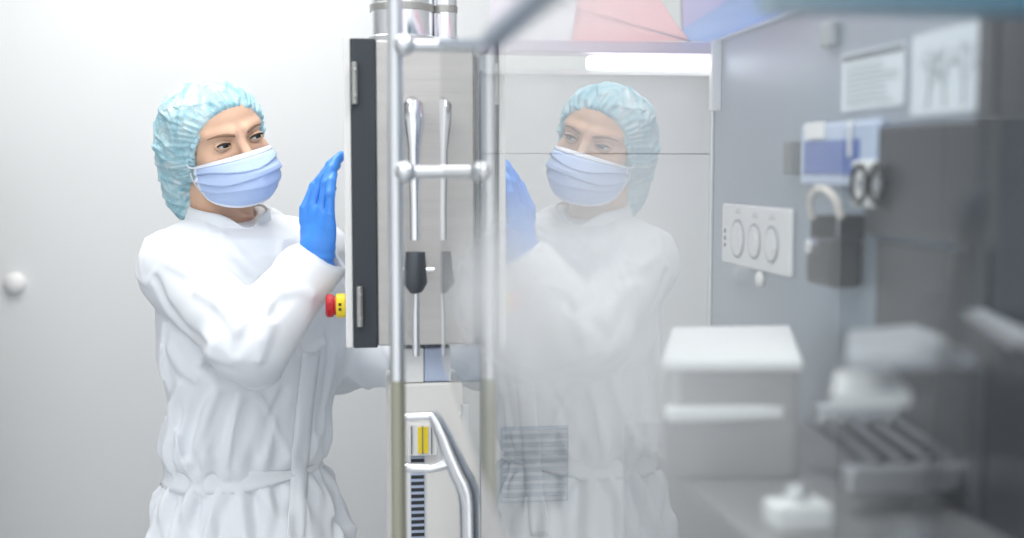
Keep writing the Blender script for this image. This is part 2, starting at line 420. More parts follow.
# eyes, lids, lashes, brows (head coordinates)
def eye(sx):
    c = np.array([sx*.0315, -.0765, -.001]); R = .0122
    gz = Matrix.Rotation(math.radians(16), 3, 'Z') @ Matrix.Rotation(math.radians(-2), 3, 'X'); gz = np.array(gz)
    b = MB(); n = 24; v = []; f = []; mi = []
    ang = [0, 6, 12, 17, 22, 27.5, 31]+list(np.linspace(36, 178, 16))
    for a in ang:
        a = math.radians(a); rr = R*(1.0+0.04*math.exp(-(a/.45)**2))
        for k in range(n):
            t = 2*math.pi*k/n; l = np.array([rr*math.sin(a)*math.cos(t), -rr*math.cos(a), rr*math.sin(a)*math.sin(t)]); v.append(c+gz@l)
    for i in range(len(ang)-1):
        for k in range(n): f.append((i*n+k, i*n+(k+1) % n, (i+1)*n+(k+1) % n, (i+1)*n+k)); mi.append(2 if ang[i+1] <= 17 else (1 if ang[i+1] <= 31 else 0))
    b.v = [tuple(q) for q in h2w(v)]; b.f = f; b.mi = mi
    e = b.build('eye', [m_scl, m_iris, m_pupil], body, smooth=180)
    # lids: almond rim on a sphere a little larger than the eyeball
    RL = R*1.10; G = []; lash = []
    N = 40
    for k in range(N):
        t = 2*math.pi*k/N; ct, st = math.cos(t), math.sin(t)
        al = ct*.0128; up = (.0046 if st > 0 else .0034)*abs(st)**0.85*(1 if st > 0 else -1)
        tilt = .0010*ct*sx
        row = []
        for s_, pull in ((0, 0), (.12, 0), (.35, 0), (.7, .0), (1.0, 0.0016)):
            ex = al+ct*.0025*s_; ez = up+tilt+(st*.0058)*s_
            rad = RL*(1.0 if s_ else .975)
            q = rad*rad-ex*ex*0.55-ez*ez
            y = -math.sqrt(max(q, 1e-6))+pull*2
            row.append(c+np.array([ex, y, ez]))
        G.append(row)
        if st > 0.02: lash.append(row[0]+np.array([0, -.0012, .0002]))
    G.append(G[0])
    b = MB(); b.grid([h2w(r) for r in G]); b.build('eyelid', m_lid, body, smooth=180, solid=.0006)
    b = MB(); L = h2w(lash); m = len(L); b.tube(L, [.0006+.0016*math.sin(math.pi*(i+.5)/m) for i in range(m)], 6)
    b.build('eyelashes', m_lash, body, smooth=180)
    # brow following the forehead
    pts = []
    for i in range(11):
        u = i/10; x = sx*(.012+.040*u); z = .0150+.0085*math.sin(u*2.2)-.004*u
        h = march(head_sdf, (x, -.2, z), (0, 1, 0))
        if h is not None: pts.append(h+np.array([0, -.0002, 0]))
    b = MB(); v = []; f = []
    for i, p in enumerate(pts):
        u = i/(len(pts)-1); w = .0046*(1-.75*u)*(0.7+0.3*min(1, u*4))
        for dz, dy in ((-w, .0006), (-w*.5, -.0010), (w*.5, -.0012), (w, .0006)): v.append(p+np.array([0, dy, dz]))
    for i in range(len(pts)-1):
        for k in range(3): f.append((i*4+k, i*4+k+1, (i+1)*4+k+1, (i+1)*4+k))
    b.add(h2w(v), f); b.build('eyebrow', m_brow, body, smooth=180)
eye(-1); eye(1)

# face mask (head coordinates)
def mask_pt(u, v, off=0.0):
    au = abs(u); sgn = 1 if u >= 0 else -1
    z0, z1 = -.021, -.132
    zc = z0+(z1-z0)*v
    zs = -.034+(-.100+.034)*v
    k = au**1.7
    z = zc*(1-k)+zs*k
    yc = np.interp(v, [0, .12, .35, .62, .85, 1.0], [-.108, -.121, -.134, -.130, -.112, -.088])
    xs = np.interp(v, [0, .5, 1], [.069, .073, .062])
    ys = -.034
    th = au*math.pi/2
    x = xs*math.sin(th)**(.88 if v > .1 else .95)
    y = ys+(yc-ys)*math.cos(th)**1.12
    # pleats: three overlapping folds, open at the middle, closed at the sides
    pl = 0
    for q, a in ((.24, .0036), (.46, .0042), (.68, .0030)):
        qq = q+.05*(1-au)*(0.5-q)*2+.035*math.sin(5*u+q*9)
        t = (v-qq)/.14
        if -1 < t < 1: pl += a*(max(0, 1-abs(t)) if t < 0 else -(1-t)*0.6)*(0.35+0.65*au**.5)
    pl -= .0022*math.exp(-(u/.05)**2)*(-1)*(1 if .1 < v < .9 else 0)
    n = np.array([x*1.2, y+.0, 0]); n = n/np.linalg.norm(n)
    return np.array([sgn*x, y, z])+np.array([sgn*n[0], n[1], 0])*(pl+off)
G = [[mask_pt(u, v) for u in np.linspace(-1, 1, 61)] for v in np.linspace(0, 1, 60)]
b = MB(); b.grid([h2w(r) for r in G]); mask = b.build('face_mask', m_mask, root, smooth=180, solid=.0012)
part(mask, 'pale blue pleated surgical face mask')
for v0, v1 in ((0, .07), (.955, 1.0)):
    b = MB(); b.grid([h2w([mask_pt(u, v, .0012) for u in np.linspace(-1, 1, 61)]) for v in np.linspace(v0, v1, 5)])
    b.build('binding', m_maskedge, mask, smooth=180, solid=.0012)
for s in (-1, 1):
    b = MB(); b.grid([h2w([mask_pt(u*s, v, .0013) for u in np.linspace(.93, 1.0, 4)]) for v in np.linspace(0, 1, 20)])
    b.build('side_binding', m_maskedge, mask, smooth=180, solid=.001)
for s in (-1, 1):
    for v_, z in ((0.03, -.012), (.97, -.045)):
        a = mask_pt(s*.99, v_, .001); e = np.array([s*.067, -.010, z])
        path = []
        for i in range(9):
            t = i/8; q = a*(1-t)+e*t; q[0] += s*.007*math.sin(math.pi*t); q[2] -= (.006 if v_ < .5 else -.008)*math.sin(math.pi*t); path.append(q)
        b = MB(); b.tube(h2w(path), .0013, 8); b.build('ear_loop', m_maskedge, mask, smooth=180)

# hair net (head coordinates)
def net_sdf(q, wr=True):
    d = ell(q, (0, .013, .034), (.085, .104, .088))
    d = smin(d, ell(q, (-.004, .066, -.020), (.080, .074, .085)), .035)
    d = smin(d, ell(q, (-.022, .098, -.112), (.055, .048, .066)), .05)
    d = smin(d, ell(q, (0, .02, -.02), (.082, .075, .06)), .03)
    if wr:
        n = np.sqrt(q[0]**2+(q[1]-.02)**2+q[2]**2)+1e-6
        # gathers that run back from the elastic plus crumples
        th = np.arctan2(q[0], q[2]+.02)
        s = -(q[1]*.86+q[2]*.5)
        gat = np.sin(th*46+3*np.sin(th*7)+q[1]*25)*np.exp(-((s-.03)/.03)**2)*.0018
        r1 = wav(q, 9, 3, 5); r2 = wav(q, 20, 8, 5)
        d = d+.0085*(np.abs(r1)-.3)*1.0+.0050*(np.abs(r2)-.3)-.0028*np.exp(-(wav([q[0], q[1]*.4, q[2]*.8], 16, 4, 4)/.12)**2)+gat
    pl = -.86*q[1]-.5*q[2]-.0350
    d = smax(d, pl, .008)
    # opening: an oval round the face
    op = ell(q, (0, -.052, -.020), (.0685, .075, .078))
    return smax(d, -op, .006)
m_net = bpy.data.materials.new('hair_net_fleece'); m_net.use_nodes = True
def net_material(m):
    nt = m.node_tree; N = nt.nodes; L = nt.links; b = N['Principled BSDF']; b.inputs['Roughness'].default_value = .85
    b.inputs['Specular IOR Level'].default_value = .2
    tc = N.new('ShaderNodeTexCoord'); mp = N.new('ShaderNodeMapping'); mp.inputs['Scale'].default_value = (1.5, .6, 1); L.new(tc.outputs['Object'], mp.inputs[0])
    n = N.new('ShaderNodeTexNoise'); n.inputs['Scale'].default_value = 16; n.inputs['Detail'].default_value = 7; n.inputs['Distortion'].default_value = 2.2; L.new(mp.outputs[0], n.inputs[0])
    r = N.new('ShaderNodeValToRGB'); e = r.color_ramp.elements; e[0].position = .33; e[0].color = (.27, .52, .62, 1); e[1].position = .72; e[1].color = (.70, .80, .82, 1)
    x = r.color_ramp.elements.new(.5); x.color = (.44, .66, .73, 1)
    L.new(n.outputs[0], r.inputs[0]); L.new(r.outputs[0], b.inputs['Base Color'])
    v = N.new('ShaderNodeTexNoise'); v.inputs['Scale'].default_value = 60; v.inputs['Distortion'].default_value = 2.5; L.new(mp.outputs[0], v.inputs[0])
    u = N.new('ShaderNodeBump'); u.inputs['Strength'].default_value = .7; u.inputs['Distance'].default_value = .003; L.new(v.outputs[0], u.inputs['Height']); L.new(u.outputs[0], b.inputs['Normal'])
net_material(m_net)
net = sdf_obj('hair_net', net_sdf, np.arange(-.11, .11, .002), np.arange(-.10, .19, .002), np.arange(-.16, .15, .002), m_net, root, xf=h2w)
part(net, 'crumpled pale blue disposable bouffant hair net')
# ruffled elastic edge: follows the oval on the front plane
m_elastic = mat('elastic_edge', (.48, .72, .80), .8, spec=.2, var=.15, vscale=60)
path = []; NN = 220
for i in range(NN):
    t = 2*math.pi*i/NN
    # march out from inside the opening in the opening plane to the net
    ux = np.array([1., 0, 0]); uy = np.array([0, -.5, .86])
    dr = ux*math.sin(t)+uy*math.cos(t)
    o = np.array([0, -.0310, -.012])+np.array([0, -.86, -.5])*.000
    h = march(lambda q: np.asarray(net_sdf(q, False)), o, dr, t0=.03, t1=.2)
    if h is None: continue
    path.append(h+dr*(.0018*math.sin(i*1.1))+np.array([0, -.86, -.5])*(.002+.0014*math.sin(i*1.3+1)))
b = MB(); b.tube(h2w(path), [.0052+.0011*math.sin(i*1.3) for i in range(len(path))], 8, close=True)
b.build('elastic_edge', m_elastic, net, smooth=180)

# coverall
CUT = P(322, 256, 2.08); AXC = np.array([.52, -.16, .84]); AXC /= np.linalg.norm(AXC)
def armR(p):
    d = cap_(p, S_R, E_R, .068, .062)
    d = smin(d, cap_(p, E_R, W_R+(W_R-E_R)*.15, .069, .0455), .02)
    return smax(d, (p[0]-CUT[0])*AXC[0]+(p[1]-CUT[1])*AXC[1]+(p[2]-CUT[2])*AXC[2], .004)
def armL(p):
    d = cap_(p, S_L, E_L, .070, .060)
    return smin(d, cap_(p, E_L, W_L, .052, .038), .03)
def cover_base(p):
    t, th = torso(p)
    z = p[2]
    # gathers under and over the elastic waist
    amp = .0075*np.exp(-np.clip(ZW-.012-z, 0, 9)/.22)*np.clip((ZW-.008-z)/.03, 0, 1)+.0045*np.exp(-np.clip(z-ZW-.012, 0, 9)/.11)*np.clip((z-ZW-.008)/.03, 0, 1)
    wob = 1.2*np.sin(z*17+th*2)+.7*np.sin(z*31-th*3)
    t = t+amp*(np.sin(th*17+wob)+.5*np.sin(th*29+1.3-wob))
    # blousing over the elastic
    t = t-.010*np.exp(-((z-ZW-.055)/.04)**2)+.004*np.exp(-((z-ZW)/.010)**2)
    d = smin(t, armL(p), .035)
    d = smin(d, legs(p), .05)
    # neck hole rim and yoke
    d = smin(d, cap_(p, P(205, 232, 2.235), P(184, 262, 2.21), .040, .060), .05)
    d = smin(d, cap_(p, P(262, 232, 2.30), P(308, 256, 2.35), .042, .060), .05)
    a = armR(p)
    return d, a
def cover_sdf(p, folds=True):
    d, a = cover_base(p)
    if folds:
        a = a+.0050*wav(p, 5.5, 21, 5)-.0050*np.exp(-(wav([p[0]+.5*p[2], p[1], p[2]-.5*p[0]], 5.0, 77, 4)/.09)**2)+.0022*wav(p, 13, 41, 5)
        d = d+.0040*wav(p, 4.5, 33, 5)-.0045*np.exp(-(wav([p[0], p[1], p[2]*.35], 6.5, 12, 4)/.10)**2)+.0015*wav([p[0], p[1], p[2]*.5], 14, 17, 5)
    d = smin(d, a, .018)
    if folds:
        for kind, pts, r, k in FOLDS:
            c = None
            for q0, q1, r0, r1 in pts:
                e = cap_(p, q0, q1, r0, r1); c = e if c is None else np.minimum(c, e)
            d = smin(d, c, k) if kind > 0 else smax(d, -c, k)
        # sleeve opening
        d = smax(d, -cap_(p, CUT-AXC*.004, CUT+AXC*.10, .036, .046), .003)
        ax2 = (W_L-E_L)/np.linalg.norm(W_L-E_L)
        d = smax(d, -cap_(p, W_L+ax2*.015, W_L+ax2*.10, .028, .032), .004)
    # room for the neck
    d = smax(d, -cap_(p, h2w([[0, .022, -.06]])[0], NB+np.array([0, 0, .004]), .066, .062), .008)
    return d
FOLDS = []
_cb = lambda p: cover_sdf(p, False)
def fold(kind, pp, r, k=.012, sink=None):
    pts = []
    for px, py in pp:
        h = march(_cb, CAM, ray(px, py), 1.6, 3.0)
        if h is None: continue
        dr = h-CAM; dr /= np.linalg.norm(dr)
        if kind > 0: h = h+dr*(sink if sink is not None else r*.55)
        else: h = h-dr*(sink if sink is not None else r*.45)
        pts.append(h)
    n = len(pts)
    if n < 2: return
    rad = [r*(.35+.65*math.sin(math.pi*(i+.6)/(n+.2))) for i in range(n)]
    FOLDS.append((kind, [(pts[i], pts[i+1], rad[i], rad[i+1]) for i in range(n-1)], r, k))
# right sleeve creases radiating from elbow and armpit
fold(-1, [(205, 283), (222, 290), (240, 300), (252, 312)], .011)
fold(1, [(200, 292), (218, 302), (232, 316), (240, 332)], .012)
fold(-1, [(262, 312), (256, 322), (248, 332), (236, 350)], .010)
fold(1, [(270, 306), (268, 322), (262, 340), (258, 358)], .012)
fold(-1, [(292, 292), (284, 300), (272, 316)], .009)
fold(1, [(287, 294), (298, 290), (310, 296)], .008)
fold(1, [(168, 262), (190, 274), (214, 280)], .010)
fold(-1, [(155, 280), (165, 306), (186, 332), (212, 352)], .010)
fold(1, [(222, 340), (214, 352), (205, 364)], .011)
# chest and collar creases
fold(1, [(222, 236), (238, 256), (258, 276)], .008)
fold(-1, [(206, 236), (222, 256), (246, 278)], .008)
# front body, long soft folds
fold(-1, [(205, 392), (195, 415), (188, 440), (186, 456)], .009)
fold(1, [(216, 392), (206, 420), (198, 446)], .008)
fold(-1, [(232, 396), (224, 425), (214, 452)], .008)
fold(1, [(180, 385), (174, 410), (172, 440)], .009)
fold(-1, [(284, 392), (270, 420), (262, 452)], .007)
fold(-1, [(330, 330), (332, 360), (326, 400), (320, 430)], .009)
fold(-1, [(212, 478), (205, 505), (198, 537)], .008)
fold(-1, [(182, 478), (178, 505), (168, 537)], .009)
fold(1, [(196, 476), (190, 505), (184, 537)], .008)
fold(-1, [(322, 462), (330, 495), (338, 537)], .008)
fold(1, [(172, 348), (182, 366), (196, 378)], .010)
st = .0042
cov = sdf_obj('coverall', cover_sdf, np.arange(P(130, 300, 2.1)[0]-.03, P(420, 300, 2.1)[0]+.03, st), np.arange(1.84, 2.56, st),
              rl((.02, .66, .012), (.66, P(230, 190, 2.2)[2], st)), m_fabric, root)
part(cov, 'loose white cloth coverall')
b = MB()
# stand collar wrapped round the neck, with an overlapping front flap
cc = []
for i in range(61):
    t = i/60
    an = math.radians(-78+t*398)                   # starts at the front, wraps once and overlaps
    row = []
    for s_ in np.linspace(0, 1, 7):
        rr = (.074-.012*s_)+(.004 if t > .85 else 0)+.0015*math.sin(an*7+s_*3)
        base = NB+np.array([.006, -.004, -.018]); top = NB+np.array([.016, -.016, .034])
        c_ = base*(1-s_)+top*s_
        q = c_+np.array([math.cos(an)*rr*1.12, math.sin(an)*rr, 0])
        q[2] += .012*math.cos(an-math.radians(110))*s_ 
        dw = (an-math.radians(-60)+math.pi) % (2*math.pi)-math.pi
        q[2] -= .024*math.exp(-(dw/.42)**2)*s_
        q[0] += .0
        row.append(q)
    cc.append(row)
b.grid(cc); b.build('collar', m_fabric, cov, smooth=180, solid=.004)
# front placket laid on the body
def strip(name, pl, pr, off, m, parent, solid=.0025, shrink=0):
    G = []
    for (a, c_) in zip(pl, pr):
        row = []
        for t in np.linspace(0, 1, 5):
            h = march(_cs, CAM, ray(a[0]*(1-t)+c_[0]*t, a[1]*(1-t)+c_[1]*t), 1.6, 3.0)
            if h is None: break
            dr = h-CAM; dr /= np.linalg.norm(dr); row.append(h-dr*off)
        if len(row) == 5: G.append(row)
    b = MB(); b.grid(G); return b.build(name, m, parent, smooth=180, solid=solid)
_cs = lambda p: cover_sdf(p, True)
ly = list(np.linspace(352, 545, 34))
lx = np.interp(ly, [352, 410, 470, 545], [305, 298, 293, 289])
strip('placket', [(x-2, y) for x, y in zip(lx, ly)], [(x+15, y) for x, y in zip(lx, ly)], .003, m_fabric, cov)
# waistband
G = []
for i in range(97):
    th = 2*math.pi*i/96
    row = []
    back = max(0, math.cos(th-math.radians(205)))
    hh = .006+.013*min(1, back*1.6)
    for s_ in np.linspace(-1, 1, 5):
        z = ZW+s_*hh
        cx = np.interp(z, RZ, RX); a = np.interp(z, RZ, RA); bb = min(.138, max(.03, a*.72))
        e = 1.004+.008*min(1, back*2)+.012*math.sin(th*41)*(back > .1)
        u = a*math.cos(th)*e; v = bb*math.sin(th)*e
        row.append(np.array([cx+u*CB-v*SB, TY+.01+u*SB+v*CB, z]))
    G.append(row)
b = MB(); b.grid(G); b.build('waistband', m_fabric, cov, smooth=180, solid=.004)
# cuff band at the raised wrist
ax = (W_R-E_R)/np.linalg.norm(W_R-E_R)
# gloves --------------------------------------------------------------
def glove(name, Wp, X, Yd, Z, curls, parent, label):
    # frame: X across (index -> little), Z along the fingers, Yd out of the palm
    Fm = np.stack([X, Yd, Z], 1)
    def to(p): return Wp+Fm@np.asarray(p)
    segs = []
    fin = [(-.036, .086, .046, .0088), (-.012, .092, .049, .0090), (.012, .088, .046, .0087), (.033, .078, .038, .0080)]
    for (x, z, L, r), (cxs, b1, b2, b3) in zip(fin, curls):
        p0 = np.array([x, 0, z-.02]); an = 0; d0 = None; p = np.array([x, 0.0, z])
        segs.append((p0, p, r*1.15, r*1.08))
        for ln, bend, cx in ((L*.95, b1, cxs[0]), (L*.62, b2, cxs[1]), (L*.50, b3, cxs[2])):
            an += math.radians(bend); d = np.array([cx, math.sin(an), math.cos(an)]); d /= np.linalg.norm(d)
            q = p+d*ln; segs.append((p, q, r*1.05, r*.96)); p = q
    th = [np.array([-.030, .010, .030]), np.array([-.046, .026, .062]), np.array([-.040, .040, .095]), np.array([-.024, .046, .122])]
    def f(p):
        q = [(Fm[0, i]*(p[0]-Wp[0])+Fm[1, i]*(p[1]-Wp[1])+Fm[2, i]*(p[2]-Wp[2])) for i in range(3)]
        d = ell(q, (0, .002, .046), (.043, .018, .048))
        d = smin(d, ell(q, (-.022, .010, .045), (.020, .018, .034)), .012)
        d = smin(d, cap_(q, (0, 0, -.035), (0, 0, .02), .031, .028), .02)
        for a, b_, ra, rb in segs[0::4]: d = smin(d, cap_(q, a, b_, ra, rb), .006)
        for k in range(4):
            fd = None
            for a, b_, ra, rb in segs[k*4+1:k*4+4]:
                e = cap_(q, a, b_, ra, rb); fd = e if fd is None else smin(fd, e, .004)
            d = smin(d, fd, .0012)
        td = smin(smin(cap_(q, th[0], th[1], .015, .012), cap_(q, th[1], th[2], .012, .0105), .005), cap_(q, th[2], th[3], .0105, .0092), .005)
        d = smin(d, td, .006)
        # wrinkles of the loose cuff
        z = q[2]
        w = np.exp(-((z+.005)/.022)**2)
        return d+w*.0013*np.sin(z*420+q[0]*60)+.0008*wav(q, 22, 5, 4)
    c = np.array([to([x, y, z]) for x in (-.070, .058) for y in (-.03, .12) for z in (-.05, .21)])
    lo, hi = c.min(0), c.max(0); h = .0014
    g = sdf_obj(name, f, np.arange(lo[0], hi[0], h), np.arange(lo[1], hi[1], h), np.arange(lo[2], hi[2], h), m_glove, parent)
    part(g, label); return g
zf = P(318.5, 170, 2.07)-P(317, 258, 2.07); zf /= np.linalg.norm(zf)
xa = np.array([.62, -.78, 0.0]); xa -= zf*(xa@zf); xa /= np.linalg.norm(xa)
yp = np.cross(zf, xa)                      # palm side
if yp[1] < 0: yp = -yp
glove('glove', P(317, 260, 2.07), xa, yp, zf, [((.02, .42, .75), 26, 8, 4), ((.03, .20, .42), 18, 14, 8), ((-.02, -.10, -.20), 12, 16, 12), ((-.08, -.40, -.55), 4, 20, 14)], root,
      'bright blue nitrile glove on the raised right hand')
zl = (W_L-E_L)/np.linalg.norm(W_L-E_L); xl = np.array([0, 0, 1.0]); xl -= zl*(xl@zl); xl /= np.linalg.norm(xl); xl = -xl
ylp = np.cross(zl, xl)
glove('glove', W_L+zl*.01, xl, ylp, zl, [((0, 0, 0), 10, 20, 12)]*4, root, 'blue nitrile glove on the hand hidden behind the machine')
for s in (-1, 1):
    def shoe(p, s=s):
        c = np.array([RX[0]+s*.115*CB, TY+s*.115*SB, 0]); d0 = np.array([SB, -CB, 0])
        d = cap_(p, c-d0*.05+np.array([0, 0, .045]), c+d0*.15+np.array([0, 0, .035]), .045, .036)
        return smax(smin(d, cap_(p, c+np.array([0, 0.03, .05]), c+np.array([0, .03, .12]), .048, .045), .02), -p[2]+.0005, .004)
    c = np.array([RX[0]+s*.115*CB, TY+s*.115*SB])
    sdf_obj('shoe', shoe, np.arange(c[0]-.12, c[0]+.18, .005), np.arange(c[1]-.24, c[1]+.15, .005), np.arange(-.01, .16, .005), m_shoe, root)

# ------------------------------------------------------------------ control cabinet on the machine
CY = 1.92
def zat(py, Y, px=400): return P(px, py, Y)[2]
xl_, xr_ = P(344.5, 200, CY)[0], P(474, 200, CY)[0]
zt, zb = zat(39, CY), zat(347, CY)
x_s0, x_s1 = P(352, 200, CY)[0], P(376.5, 200, CY)[0]
t = thing('control_cabinet', 'tall grey steel control cabinet with black gasket strip, raised hand at its edge', 'cabinet', ((xl_+xr_)/2, CY+.12, zb))
MB().box(xl_, x_s0, CY, CY+.15, zb, zt+.004).build('side_panel', m_white, t, bevel=.002)
MB().box(x_s1, xr_, CY, CY+.15, zb+.002, zt-.002).build('housing', m_cabface, t, bevel=.003)
MB().box(x_s0, x_s1, CY-.004, CY+.05, zb, zt).build('gasket_strip', m_black, t, bevel=.002)
MB().box(x_s0, x_s1, CY+.05, CY+.15, zb, zt).build('rear_filler', m_white, t)
for y0, y1 in ((63, 105), (285, 325)):
    h = MB(); x = P(355.5 if y0 < 200 else 358.5, 200, CY)[0]
    h.box(x-.004, x+.005, CY-.014, CY-.004, zat(y1, CY), zat(y0, CY)); h.cyl((x, CY-.014, zat(y1, CY)), (x, CY-.014, zat(y0, CY)), .0045, 16)
    for yy in (y0+8, y1-8): h.cyl((x+.001, CY-.020, zat(yy, CY)), (x+.001, CY-.013, zat(yy, CY)), .003, 12)
    h.build('hinge', m_hinge, t, bevel=.001)
# emergency stop on the side face
bc = P(344.5, 305.5, 2.0)
e = MB(); q = np.array([P(336.5, 305.5, 2.0)[0], 2.0, bc[2]]); xw = xl_
e.tube([(xw, 2.0, q[2]), (P(336, 305, 2.0)[0], 2.0, q[2])], .0200, 32)
eb = e.build('button_base', m_yellow, t, bevel=.002, smooth=40)
x0 = P(336.5, 305, 2.0)[0]; x1 = P(325.5, 305, 2.0)[0]
e = MB(); e.tube([(x0, 2, q[2]), (x0-.004, 2, q[2]), (x0-.006, 2, q[2]), (x1+.004, 2, q[2]), (x1+.001, 2, q[2]), (x1, 2, q[2])], [.0155, .0155, .0190, .0195, .017, .012], 32)
part(e.build('stop_button', m_red, eb, smooth=40), 'red mushroom stop button')
e = MB(); xx = P(340, 305, 2)[0]
for dz in (-.004, .004): e.box(xx-.0022, xx+.0022, 2-.0207, 2-.0190, q[2]+dz-.0024, q[2]+dz+.0022)
e.build('printed_mark', m_dark, eb)
# lever handle on the face
hx0 = P(414.5, 200, CY-.05)[0]; Yh = CY-.05
zz = lambda y: zat(y, Yh)
e = MB()
path = [(hx0-.002, CY, zz(112)), (hx0-.002, CY-.03, zz(104)), (hx0-.001, Yh, zz(106)), (hx0, Yh, zz(122)), (hx0, Yh, zz(150)), (hx0+.001, Yh, zz(210)), (hx0+.001, Yh, zz(240))]
e.tube(path, [.012, .014, .0155, .0155, .010, .0085, .0085], 20)
hd = e.build('lever_handle', m_chrome, t, smooth=60)
e = MB(); e.ball((hx0+.002, Yh, zz(268)), .0165, 16, (.85, .8, 1.5)); e.tube([(hx0-.018, Yh, zz(270)), (hx0+.030, Yh, zz(270))], .0045, 12)
e.build('knuckle', m_chrome, hd, smooth=60)
e = MB(); e.tube([(hx0+.001, Yh, zz(252)), (hx0, Yh-.004, zz(283)), (hx0+.002, Yh, zz(291))], [.015, .019, .011], 16)
e.build('collar_ring', m_darksteel, hd, smooth=60)
e = MB(); e.tube([(hx0+.002, Yh, zz(290)), (hx0+.001, Yh, zz(318)), (hx0+.001, Yh, zz(356))], [.004, .0062, .0062], 14)
e.build('spindle', m_satin, hd, smooth=60)
# steel vessels on top of the cabinet
for (pa, pb, Yc, lab) in ((371, 433, CY+.075, 'polished steel cylinder with grey band, left one on top of the control cabinet'),
                          (432, 457, CY+.08, 'slimmer steel cylinder, right one on top of the control cabinet')):
    xa_, xb_ = P(pa, 20, Yc)[0], P(pb, 20, Yc)[0]; r = (xb_-xa_)/2; cx = (xa_+xb_)/2; z0 = zt+.001
    v = thing('steel_cylinder', lab, 'cylinder', (cx, Yc, z0), 'steel cylinders on the cabinet')
    b = MB(); b.tube([(cx, Yc, z0), (cx, Yc, z0+.004), (cx, Yc, z0+.19), (cx, Yc, z0+.20)], [r*.98, r, r, r*.9], 48); b.build('drum', m_chrome, v, smooth=40)
    zc = zat(9, Yc); b = MB(); b.tube([(cx, Yc, zc-.006), (cx, Yc, zc+.006)], r*1.04, 48); b.build('band', m_hinge, v, bevel=.001, smooth=40)
    b = MB(); b.tube([(cx, Yc, z0), (cx, Yc, z0+.010)], r*1.10, 48); b.build('foot_ring', m_satin, v, bevel=.002, smooth=40)

# ------------------------------------------------------------------ white machine base with sight gauge
BYF = 1.95
xb0, xb1 = P(389, 450, BYF)[0], P(486, 450, BYF)[0]; zbt = zat(384, BYF)
t = thing('machine_base', 'white enamelled machine base under the control cabinet with gauge and scale', 'machine base', ((xb0+xb1)/2, BYF+.2, 0))
MB().box(xb0, xb1, BYF, BYF+.14, 0.06, zbt).build('housing', m_cream, t, bevel=.004)
MB().box(xb0+.01, xb1-.01, BYF+.02, BYF+.13, 0.0, .06).build('plinth', m_darksteel, t)
MB().box(P(400, 360, BYF)[0], P(424, 360, BYF)[0], BYF+.003, BYF+.13, zbt+.001, zat(349, BYF)).build('neck_cover', m_white, t, bevel=.002)
MB().box(P(424, 360, BYF)[0], xb1+.004, BYF+.005, BYF+.13, zbt+.001, zat(349, BYF)).build('neck', m_paleblue, t, bevel=.004)
g = MB(); xa_, xb_ = P(408, 440, BYF)[0], P(437, 440, BYF)[0]
g.box(xa_, xb_, BYF-.012, BYF, zat(455, BYF), zat(423, BYF)); gg = g.build('sight_gauge', m_white, t, bevel=.002)
g = MB(); a, c_ = P(417.5, 440, BYF)[0], P(427.5, 440, BYF)[0]; g.box(a, c_, BYF-.014, BYF-.012, zat(452, BYF), zat(426, BYF)); part(g.build('yellow_column', m_yellow, gg), 'yellow column')
g = MB()
for px in (411, 422, 431): x = P(px, 440, BYF)[0]; g.box(x-.0008, x+.0008, BYF-.0155, BYF-.012, zat(453, BYF), zat(425, BYF))
g.build('gauge_line', m_ink, gg)
g = MB(); x0, x1 = P(411, 480, BYF)[0], P(424, 480, BYF)[0]
g.box(x0-.001, x1+.001, BYF-.003, BYF, zat(560, BYF), zat(457, BYF)); sc_ = g.build('scale_strip', m_paleblue, t)
y = 459; i = 0
while y < 552:
    if i != 1: g = MB(); g.box(x0, x1, BYF-.004, BYF-.0029, zat(y+3.4, BYF), zat(y, BYF)); g.build('scale_mark', m_dark, sc_)
    y += 10 if i == 0 else 6.4; i += 1

# chrome tubular bracket in front of the base
TYB = 1.80
Q = lambda px, py, Y=TYB: P(px, py, Y)
t = thing('tube_rail', 'bent chrome tube rail with two cross bars in front of the white base', 'rail', (Q(468, 530)[0], TYB, 0))
pth = [Q(432, 413), Q(437, 421), Q(444, 436), Q(452, 456), Q(459, 472), Q(464, 481), Q(467.5, 491), Q(469, 503), Q(469.5, 525)]
base = Q(470, 560); pth += [base, (base[0], base[1], .45), (base[0], base[1], .004)]
rr = [.009, .011, .0135, .0155, .0165, .0175, .0175, .0170, .0165, .0165, .0165, .0165]
b = MB(); b.tube(pth, rr, 24); b.build('bent_tube', m_chrome, t, smooth=60)
b = MB(); b.tube([(base[0], base[1], 0), (base[0], base[1], .012)], .04, 32); b.build('floor_flange', m_chrome, t, bevel=.002, smooth=40)
b = MB(); b.tube([Q(404, 417), Q(420, 416), Q(434, 416)], .0068, 18); b.build('cross_bar', m_chrome, t, smooth=60)
b = MB(); b.tube([Q(404, 467), Q(412, 468), Q(430, 468.5), Q(446, 464)], [.0085, .0075, .0075, .009], 18); b.build('cross_bar', m_chrome, t, smooth=60)
b = MB(); xx = Q(404, 440)[0]; b.box(xx-.012, xx, TYB-.008, TYB+.008, 0, Q(404, 405)[2]); b.build('upright', m_satin, t, bevel=.002)

